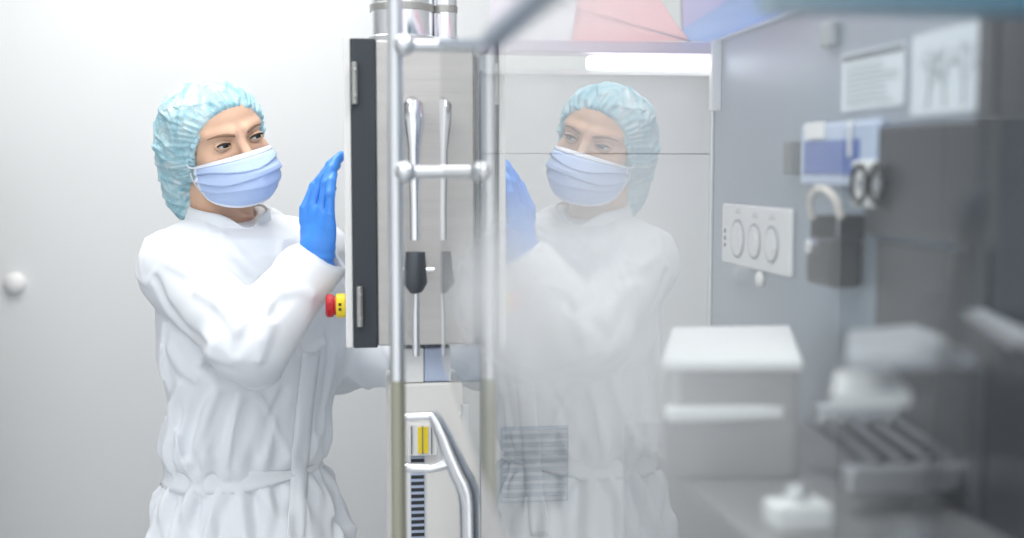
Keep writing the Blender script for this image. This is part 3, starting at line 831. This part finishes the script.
# ------------------------------------------------------------------ glass door
GY0, GY1, GYK = 0.215, 1.62, 1.07
gt = 1.607; gz1 = zat(45, GY1); gb = 1.20; gz0 = zat(362, GY1)
t = thing('glass_door', 'clear glass machine door seen nearly edge on, reflecting the worker', 'glass door', (GX, (GY0+GY1)/2, gb-.01))
b = MB(); b.prism([(GX, GY0, gb), (GX, GYK, gb), (GX, GY1, gz0), (GX, GY1, gz1), (GX, GYK, gt), (GX, GY0, gt)], (.004, 0, 0)); b.build('pane', m_glass, t)
b = MB(); b.box(GX-.008, GX+.012, GY0, GYK, gt, gt+.014); b.build('top_rail', m_bluegrey, t, bevel=.003)
b = MB(); b.prism([(GX-.006, GYK, gt), (GX-.006, GY1, gz1), (GX-.006, GY1, gz1+.008), (GX-.006, GYK, gt+.010)], (.012, 0, 0)); b.build('top_rail', m_bluegrey, t, bevel=.002)
PYd = 1.60
xp = P(397, 300, PYd)[0]
zo = zat(380, PYd)
b = MB(); b.tube([(xp, PYd, zo), (xp, PYd, 1.9)], .0105, 20); b.build('post', m_satin, t, smooth=60)
b = MB(); b.tube([(xp, PYd, .0), (xp, PYd, zo)], .0105, 20); part(b.build('post', m_olive, t, smooth=60), 'yellow green lower post')
for yy in (46, 172):
    z = zat(yy, PYd)
    b = MB(); b.tube([(xp+.004, PYd-.014, z), (GX, PYd-.014, z)], .0085, 18); b.ball((xp+.012, PYd-.016, z), .0145, 12)
    b.build('stay_bar', m_satin, t, smooth=60)
# soft white haze of blurred glare, painted on the pane as a film
m = bpy.data.materials.new('painted_haze'); m.use_nodes = True; nt = m.node_tree; N = nt.nodes; L = nt.links; N.clear()
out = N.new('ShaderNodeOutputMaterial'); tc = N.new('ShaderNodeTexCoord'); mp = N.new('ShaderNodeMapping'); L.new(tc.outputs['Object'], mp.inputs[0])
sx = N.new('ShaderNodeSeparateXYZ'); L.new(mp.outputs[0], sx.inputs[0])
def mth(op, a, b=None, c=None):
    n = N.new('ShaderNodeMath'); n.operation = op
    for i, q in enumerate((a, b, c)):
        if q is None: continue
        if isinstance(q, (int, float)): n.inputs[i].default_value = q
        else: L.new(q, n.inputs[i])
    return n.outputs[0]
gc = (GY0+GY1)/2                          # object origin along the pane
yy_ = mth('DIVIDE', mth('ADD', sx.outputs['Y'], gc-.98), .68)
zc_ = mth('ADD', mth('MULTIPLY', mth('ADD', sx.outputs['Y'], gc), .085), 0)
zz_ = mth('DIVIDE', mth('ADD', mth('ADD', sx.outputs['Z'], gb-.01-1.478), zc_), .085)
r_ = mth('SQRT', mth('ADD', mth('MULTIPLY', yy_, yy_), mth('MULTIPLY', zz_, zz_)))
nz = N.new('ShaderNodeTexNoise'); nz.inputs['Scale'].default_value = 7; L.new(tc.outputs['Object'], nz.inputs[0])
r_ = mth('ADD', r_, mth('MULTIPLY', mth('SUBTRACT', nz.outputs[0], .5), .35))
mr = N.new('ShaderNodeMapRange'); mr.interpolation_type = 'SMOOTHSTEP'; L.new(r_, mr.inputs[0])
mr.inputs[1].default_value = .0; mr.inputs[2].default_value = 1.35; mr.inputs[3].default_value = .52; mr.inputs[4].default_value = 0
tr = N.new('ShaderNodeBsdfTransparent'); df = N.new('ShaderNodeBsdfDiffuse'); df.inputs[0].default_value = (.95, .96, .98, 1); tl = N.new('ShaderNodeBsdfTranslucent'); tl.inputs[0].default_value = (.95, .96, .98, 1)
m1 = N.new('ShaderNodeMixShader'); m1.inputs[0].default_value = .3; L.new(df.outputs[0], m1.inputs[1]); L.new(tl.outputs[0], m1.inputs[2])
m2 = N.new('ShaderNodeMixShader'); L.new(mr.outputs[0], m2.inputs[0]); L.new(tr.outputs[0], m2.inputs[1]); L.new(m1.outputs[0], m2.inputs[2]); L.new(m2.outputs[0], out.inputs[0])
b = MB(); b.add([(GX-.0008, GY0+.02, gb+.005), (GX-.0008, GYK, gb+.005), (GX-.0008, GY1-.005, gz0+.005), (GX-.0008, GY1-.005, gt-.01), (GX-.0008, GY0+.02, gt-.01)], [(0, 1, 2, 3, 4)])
b.build('painted_haze', m, t)

# ------------------------------------------------------------------ the machine chamber behind the glass
SX = .60; CBY = 1.915
z_top = PX(715, 43, SX)[2]
t = thing('processing_machine', 'large steel processing machine chamber behind the glass door', 'machine', (.62, 1.1, 0))
xL = xr_+.012
zseam = zat(154, CBY, 680)
MB().box(xL, SX, CBY, CBY+.02, zseam+.0008, zat(71, CBY, 600)).build('back_panel', m_back, t, bevel=.001)
MB().box(xL, SX, CBY, CBY+.02, .40, zseam-.0008).build('back_panel', m_back, t, bevel=.001)
MB().box(xL, SX+.04, CBY+.0205, CBY+.035, .30, zat(71, CBY, 600)).build('frame_sheet', m_side, t)
MB().box(SX, SX+.02, .45, CBY+.02, .40, z_top).build('side_panel', m_side, t, bevel=.002)
MB().box(xL, SX, CBY-.035, CBY+.03, zat(55, CBY, 600), zat(43, CBY, 600)).build('head_rail', mat('lavender_rail', (.58, .47, .64), .35, .4), t, bevel=.003)
MB().box(P(585, 60, CBY)[0], SX-.004, CBY-.030, CBY-.004, zat(70, CBY, 600), zat(57, CBY, 600)).build('light_tube', emitter('tube_glow', (1, .98, 1), 2.6), t, bevel=.004)
MB().box(xL, SX, CBY-.020, CBY+.02, zat(76, CBY, 600), zat(71.5, CBY, 600)).build('light_housing', m_white, t, bevel=.001)
xx = PX(712, 100, SX)
b = MB(); b.box(SX-.006, SX, CBY-.012, CBY, .6, z_top); b.build('corner_strip', m_satin, t, bevel=.002)
b = MB(); b.box(SX-.016, SX, CBY-.045, CBY-.028, zat(112, CBY, 712), z_top+.004); b.build('latch_plate', m_white, t, bevel=.002)
b = MB(); b.box(SX-.010, SX+.02, .45, CBY+.02, z_top, z_top+.006); b.build('top_edge', m_paleblue, t, bevel=.002)
# hood above the chamber; the pink and blue glow is put into panel tints
hz0 = zat(43, CBY, 600)
m_pink = tinted('pink_glow_tint', (.95, .66, .70), .6)
m_bl = tinted('blue_glow_tint', (.45, .62, .92), .6)
b = MB()
b.prism([P(572, 41, CBY-.02), P(690, 41, CBY-.02), P(680, 30, CBY-.06), P(640, -30, CBY-.25), P(580, -30, CBY-.25)], (0, .004, .003)); part(b.build('hood_panel', m_pink, t), 'hood panel tinted with the pink glow')
b = MB(); b.prism([P(490, 41, CBY-.02), P(572, 41, CBY-.02), P(592, -30, CBY-.25), P(490, -30, CBY-.25)], (0, .004, .003)); b.build('hood_panel', tinted('milky_acrylic', (.93, .91, .95), .7), t)
b = MB(); b.prism([P(690, 41, CBY-.02), P(712, 42, CBY-.02), P(832, -4, 1.47), P(760, -20, 1.55), P(682, 30, CBY-.06)], (0, .004, .003)); part(b.build('hood_panel', m_bl, t), 'hood panel tinted with the blue glow')
b = MB(); b.prism([P(682, 30, CBY-.06), P(681, -8, CBY-.2), P(760, -20, 1.55)], (0, .004, .003)); b.build('hood_panel', tinted('lilac_tint', (.66, .62, .88), .6), t)
b = MB(); b.tube([P(540, -2, CBY-.15), P(690, 41, CBY-.02)], .0022, 8); b.tube([P(681, -8, CBY-.2), P(682, 30, CBY-.06)], .002, 8); b.build('hood_seam', mat('mauve_seam', (.42, .34, .46), .5), t, smooth=60)
# teal bar standing in for a blue reflection stripe, high and near the front
b = MB(); a0 = P(772, 9, .95); a1 = P(1060, 6, .95); b.box(a0[0], a1[0]+.1, .94, .99, a0[2], a0[2]+.06); b.build('reflection_bar', mat('teal_reflection', (.06, .20, .30), .4), t, bevel=.004)
# dark panels painting in the mirrored dark area, and dark front post
hp = [PX(870, 116, SX-.006), PX(1003, 112, SX-.006), PX(1003, 262, SX-.006), PX(870, 233, SX-.006)]
ya, yb = hp[0][1], hp[1][1]
z0 = PX(870, 233, SX)[2]; z1 = PX(870, 118, SX)[2]
m_dark_refl = mat('dark_reflection', (.12, .125, .135), .4, .3, var=.1)
b = MB(); b.box(SX-.010, SX, yb, ya, z0, z1-.012); h_ = b.build('reflection_panel', m_dark_refl, t, bevel=.003)
b = MB(); b.box(SX-.004, SX, .46, ya-.02, .9, z0-.006); b.build('lower_reflection_panel', m_dark_refl, t, bevel=.002)
b = MB(); y9 = PX(1000, 200, SX)[1]; b.box(SX-.008, SX, .45, y9, .5, z_top-.03); b.build('front_post', mat('dark_post', (.05, .06, .075), .35, .3), t, bevel=.008)
b = MB(); y9a = PX(984, 200, SX)[1]; b.box(SX-.012, SX, y9, y9a, .5, z_top-.02); b.build('post_trim', m_darksteel, t, bevel=.003)
# machine body below
zd = 1.20
b = MB(); b.box(.36, SX-.006, .46, 1.52, .10, zd-.03); b.build('lower_body', mat('lower_steel', (.34, .34, .35), .4, .4, var=.12, vscale=5), t, bevel=.006)
gx0, gx1, gz0_, gz1_ = P(500, 460, CBY)[0], P(568, 460, CBY)[0], zat(502, CBY, 530), zat(426, CBY, 530)
vg = MB().box(gx0, gx1, CBY-.004, CBY, gz0_, gz1_).build('vent_grille', m_side, t, bevel=.002)
for k in range(9):
    z = gz0_+.008+k*(gz1_-gz0_-.016)/8
    MB().box(gx0+.004, gx1-.004, CBY-.010, CBY-.004, z-.0028, z+.0028).build('slat', m_satin, vg)
for (x, y) in ((.40, .5), (.56, .5), (.40, 1.46), (.56, 1.46)): b = MB(); b.cyl((x, y, 0), (x, y, .10), .025, 16); b.build('foot', m_darksteel, t)

def slab(name, pts, z, th, m, label=None, cat=None, group=None, parent=None, bevel=.003):
    q = [PZ(px, py, z) for px, py in pts]
    b = MB(); b.prism(q, (0, 0, -th)); o = b.build(name, m, parent, bevel=bevel)
    if label: tag(o, label, cat, group)
    return o
m_tray = mat('white_tray', (.88, .89, .90), .35)
m_tray2 = mat('pale_steel_tray', (.62, .65, .70), .3, .3)
# trays and fittings on the machine deck (soft, near the lens)
tw = thing('white_worktop', 'bright white worktop behind the glass, left of the dark bar', 'worktop', (*PZ(735, 345, 1.30)[:2], zd-.03))
slab('top', [(672, 327), (790, 325), (803, 360), (662, 360)], 1.30, .012, m_tray, parent=tw)
q = [PZ(px, py, 1.30) for px, py in ((672, 327), (790, 325), (803, 360), (662, 360))]
q2 = [np.array([sum(q)[0]/4, sum(q)[1]/4, 0])*.05+np.array(p_)*.95 for p_ in q]
b = MB(); b.prism([(p_[0], p_[1], 1.288) for p_ in q2], (0, 0, zd-.03-1.288)); b.build('base_cabinet', mat('base_grey', (.30, .30, .31), .45, .3, var=.1), tw, bevel=.004)
b = MB(); f0, f1 = q[3], q[2]
b.box(min(f0[0], f1[0])+.01, f1[0]-.01, f0[1]+.004, f0[1]+.016, 1.235, 1.288); b.build('apron', mat('apron_grey', (.50, .50, .51), .4, .3), tw, bevel=.003)
b = MB(); b.box(f0[0]+.005, f1[0]-.015, f0[1]-.012, f0[1]+.012, 1.235, 1.250); b.build('rail', m_tray, tw, bevel=.004)
slab('steel_tray', [(848, 330), (915, 324), (985, 352), (846, 357)], 1.355, .012, m_tray2, 'pale steel tray behind the glass beside the dark slanted bar', 'tray')
slab('steel_tray', [(835, 370), (892, 368), (912, 390), (832, 393)], 1.32, .014, m_tray, 'small bright white tray below the pale steel tray', 'tray')
slab('steel_tray', [(945, 312), (985, 308), (1040, 335), (1000, 348)], 1.372, .010, m_tray2, 'pale tray at the far right beyond the dark slanted bar', 'tray')
b = MB(); a0 = PZ(930, 308, 1.385); a1 = PZ(1012, 364, 1.385); b.tube([a0, a1], .011, 12)
tag(b.build('guide_bar', m_dark, smooth=60), 'dark slanted bar between the pale trays', 'bar')
# conveyor: two side rails, rollers
cv = thing('roller_conveyor', 'blurred steel roller conveyor low behind the glass', 'conveyor', (.40, 1.0, zd-.03))
b = MB(); p0 = PZ(815, 410, 1.24); p1 = PZ(965, 412, 1.24)
b.box(p0[0], p1[0], p0[1]-.012, p0[1]+.012, 1.222, 1.246); b.build('side_rail', m_tray2, cv, bevel=.004)
b = MB(); b.box(p0[0]-.03, p1[0]+.03, p0[1]-.16, p0[1]-.135, 1.19, 1.215); b.build('side_rail', m_satin, cv, bevel=.004)
for i in range(6):
    x = p0[0]+.01+i*(p1[0]-p0[0]-.02)/5
    b = MB(); b.tube([(x, p0[1]-.14, 1.21), (x, p0[1], 1.225)], .009, 16); b.build('roller', m_darksteel, cv, smooth=60)
fx = thing('valve_block', 'small white valve block with rounded knob low behind the glass', 'valve', (*PZ(798, 500, 1.20)[:2], zd-.03))
q = PZ(798, 495, 1.20)
b = MB(); b.box(q[0]-.028, q[0]+.028, q[1]-.02, q[1]+.02, zd-.03, 1.195); b.build('body', m_tray, fx, bevel=.005)
b = MB(); b.tube([(q[0], q[1], 1.19), (q[0], q[1], 1.205), (q[0], q[1], 1.21)], [.010, .012, .008], 20); b.build('knob', m_satin, fx, smooth=40)
b = MB(); q = PZ(775, 440, 1.19); 
b.tube([(q[0], q[1], zd-.031), (q[0], q[1], 1.178), (q[0], q[1], 1.184), (q[0], q[1], 1.192)], [.02, .02, .012, .016], 24)
tag(b.build('pipe_fitting', mat('warm_plastic', (.62, .58, .52), .4), smooth=40), 'short beige pipe fitting standing on the deck behind the glass', 'fitting')

# long dark wand leaning across the right of the glass
b = MB(); a0 = PX(973, 195, .40); a1 = PX(925, 528, .33)
d_ = (a1-a0)
w = thing('wand', 'thin black wand with a thicker tip leaning at the far right', 'rod', tuple(a1))
b.tube([a0+d_*.10, a1+d_*.3], .0042, 12); b.build('shaft', m_dark, w, smooth=60)
b = MB(); b.tube([a0, a0+d_*.01, a0+d_*.07, a0+d_*.11], [.004, .009, .009, .005], 12); b.build('tip', m_black, w, smooth=60)
bb = PX(915, 528, .30); b = MB(); b.ball((bb[0], bb[1], bb[2]-.02), .022, 16)
bh = b.build('handle_ball', m_darksteel, w, smooth=60)

# ------------------------------------------------------------------ fittings on the side panel
def on(px, py, off=0.0): return PX(px, py, SX-off)
def panel_box(b, px0, px1, py0, py1, pref, d0, d1, mi=0):
    # a box on the side panel between two columns; heights taken at column pref
    ya = on(px0, 200, d1)[1]; yb = min(on(px1, 200)[1], ya-.004); z1 = on(pref, py0, d1)[2]; z0 = on(pref, py1, d1)[2]
    b.box(SX-d1, SX-d0, yb, ya, z0, z1, mi); return (ya+yb)/2, (z0+z1)/2, ya-yb, z1-z0
def disc(b, y, z, r, d0, d1, n=40, mi=0, r2=None):
    b.tube([(SX-d0, y, z), (SX-d1, y, z)], [r, r if r2 is None else r2], n, mi)
m_plate = mat('light_plate', (.78, .79, .80), .35)
m_rim = mat('rim_grey', (.30, .32, .35), .4)
b = MB(); cy_, cz_, wy, hzt = panel_box(b, 722, 796, 203, 262, 722, 0, .008)
t = thing('rocker_plate', 'wide white plate with three round covers on the steel side panel', 'switch plate', (SX, cy_, cz_-hzt/2))
b.build('plate', m_plate, t, bevel=.012, seg=4)
zc = (on(743, 237)[2]+on(777, 246)[2])/2
for px in (743, 760, 777.5):
    y = on(px, 240)[1]; b = MB(); rr_ = .030 if px < 750 else .0265
    disc(b, y, zc, rr_, .006, .0095); b_ = b.build('socket_rim', m_rim, t, smooth=40)
    b = MB(); disc(b, y, zc, rr_*.86, .006, .0105, r2=rr_*.84); disc(b, y, zc, rr_*.5, .0105, .0115); b.build('socket_cover', m_plate, b_, smooth=40)
    b = MB(); b.box(SX-.0086, SX-.0078, y-.012, y+.012, zc+rr_+.008, zc+rr_+.011); b.box(SX-.0086, SX-.0078, y-.009, y+.009, zc+rr_+.013, zc+rr_+.015); b.build('printed_mark', mat('faint_print', (.5, .52, .55), .6), t)
y = on(730, 240)[1]; b = MB()
for k in range(3): b.box(SX-.0086, SX-.0078, y-.004, y+.004, zc-.016+k*.011, zc-.010+k*.011)
b.build('printed_mark', m_ink, t)
# small round white stud under the plate
b = MB(); q = on(763, 279); b.ball((SX-.004, q[1], q[2]), .012, 14, (.6, 1, 1)); tag(b.build('stud', m_white, smooth=180), 'small round white stud below the three-socket plate', 'stud')
# paper notices
for (px0, px1, y0, y1, pref, lab, kind_) in ((839, 903, 56, 112, 839, 'printed notice of text lines on the upper side panel', 0), (908, 980, 37, 117, 908, 'larger paper with a dark branching sketch on the upper side panel', 1)):
    b = MB(); cy_, cz_, wy, hh = panel_box(b, px0, px1, y0, y1, pref, 0.0005, .002)
    t = thing('notice', lab, 'notice', (SX-.002, cy_, cz_-hh/2)); b.build('sheet', m_paper, t)
    b = MB()
    if kind_ == 0:
        b.box(SX-.0026, SX-.002, cy_-wy*.48, cy_+wy*.48, cz_+hh*.36, cz_+hh*.46)
        rs = random.Random(2)
        for k in range(8):
            z = cz_+hh*(.24-.09*k); b.box(SX-.0026, SX-.002, cy_-wy*(.42-.25*rs.random()), cy_+wy*.42, z-.0005, z+.0005)
    else:
        rs = random.Random(5)
        def br(y, z, a, L, w, dep):
            y2, z2 = y+math.sin(a)*L, z+math.cos(a)*L
            y2 = min(max(y2, cy_-wy*.46), cy_+wy*.46); z2 = min(max(z2, cz_-hh*.46), cz_+hh*.46)
            b.tube([(SX-.0022, y, z), (SX-.0022, y2, z2)], w, 5)
            if dep: 
                for s in (-1, 1): br(y2, z2, a+s*(.3+.5*rs.random()), L*.72, w*.75, dep-1)
        for k in range(3): br(cy_+wy*(-.28+.26*k), cz_-hh*.42, rs.uniform(-.2, .2), hh*.26, .0011, 4)
    b.build('print', m_ink, t)
# small grey sensor housing, top
b = MB(); cy_, cz_, wy, hh = panel_box(b, 815, 836, 22, 47, 825, 0, .012); tag(b.build('sensor_box', mat('sensor_grey', (.30, .33, .36), .5), bevel=.003), 'small grey square box near the top edge of the side panel', 'sensor')
# blue control box with white label pieces
b = MB(); cy_, cz_, wy, hh = panel_box(b, 799, 886, 122, 186, 840, 0, .012)
t = thing('blue_box', 'blue wall box with pale labels above the black power adapter', 'control box', (SX, cy_, cz_-hh/2))
b.build('housing', m_paleblue, t, bevel=.004)
b = MB(); panel_box(b, 803, 868, 140, 174, 836, .012, .014); part(b.build('blue_label', m_blue, t), 'dark blue label')
b = MB(); panel_box(b, 803, 834, 122, 139, 818, .012, .016); b.build('pale_label', m_plate, t, bevel=.001)
b = MB(); panel_box(b, 845, 862, 120, 158, 853, .012, .018); b.build('sensor_cap', m_plate, t, bevel=.003)
b = MB(); cy_, cz_, wy, hh = panel_box(b, 782, 801, 141, 175, 790, 0, .016); tag(b.build('relay_box', mat('relay_grey', (.16, .18, .19), .5), bevel=.003), 'small dark grey box at the left of the blue box', 'relay')
# second socket plate
b = MB(); cy_, cz_, wy, hh = panel_box(b, 850, 886, 160, 208, 868, 0, .017)
t = thing('socket_plate', 'white socket plate with two dark ringed sockets under the blue box', 'socket plate', (SX, cy_, cz_-hh/2)); b.build('plate', m_plate, t, bevel=.004)
for px in (859, 877):
    y = on(px, 190, .018)[1]; b = MB(); rz = .021
    b.tube([(SX-.0180, y+math.cos(a)*rz*.9, cz_+math.sin(a)*rz) for a in np.linspace(0, 2*math.pi, 29)[:-1]], .0032, 8, close=True); b.build('socket_ring', m_dark, t, smooth=60)
    b = MB(); disc(b, y, cz_, rz*.35, .016, .0182, 20); b.build('socket_hole', m_rim, t)
# black power adapter with cord
b = MB(); cy_, cz_, wy, hh = panel_box(b, 806, 865, 240, 290, 835, .0, .040)
t = thing('power_adapter', 'black plug-in power adapter hanging on the steel side panel', 'adapter', (SX, cy_, cz_-hh/2)); b.build('casing', m_dark, t, bevel=.008, seg=3)
for u0, u1 in ((811, 829), (838, 856)): b = MB(); panel_box(b, u0, u1, 216, 242, (u0+u1)/2, .004, .036); b.build('plug', m_dark, t, bevel=.006, seg=3)
b = MB(); q = on(812, 246, .05); b.tube([(SX-.044, q[1], q[2]), (SX-.056, q[1], q[2])], .0085, 24); b.build('knob', m_chrome, t, bevel=.001, smooth=40)
b = MB(); s = .026
pp = [on(820, 218, s), on(822, 205, s), on(827, 195, s), on(834, 189, s), on(842, 190, s), on(848, 200, s), on(849, 218, s)]
pts = []
for i in range(len(pp)-1):
    for k in range(5):
        u = k/5; p0, p1, p2, p3 = pp[max(i-1, 0)], pp[i], pp[i+1], pp[min(i+2, len(pp)-1)]
        pts.append(.5*((2*p1)+(-p0+p2)*u+(2*p0-5*p1+4*p2-p3)*u*u+(-p0+3*p1-3*p2+p3)*u**3))
pts.append(pp[-1]); pts = [np.array([SX-.035 - .012*math.sin(math.pi*i/(len(pts)-1)), p[1], p[2]]) for i, p in enumerate(pts)]
b.tube(pts, .0042, 12); part(b.build('cord', mat('pale_cord', (.62, .58, .54), .5), t, smooth=60), 'pale looped cord')
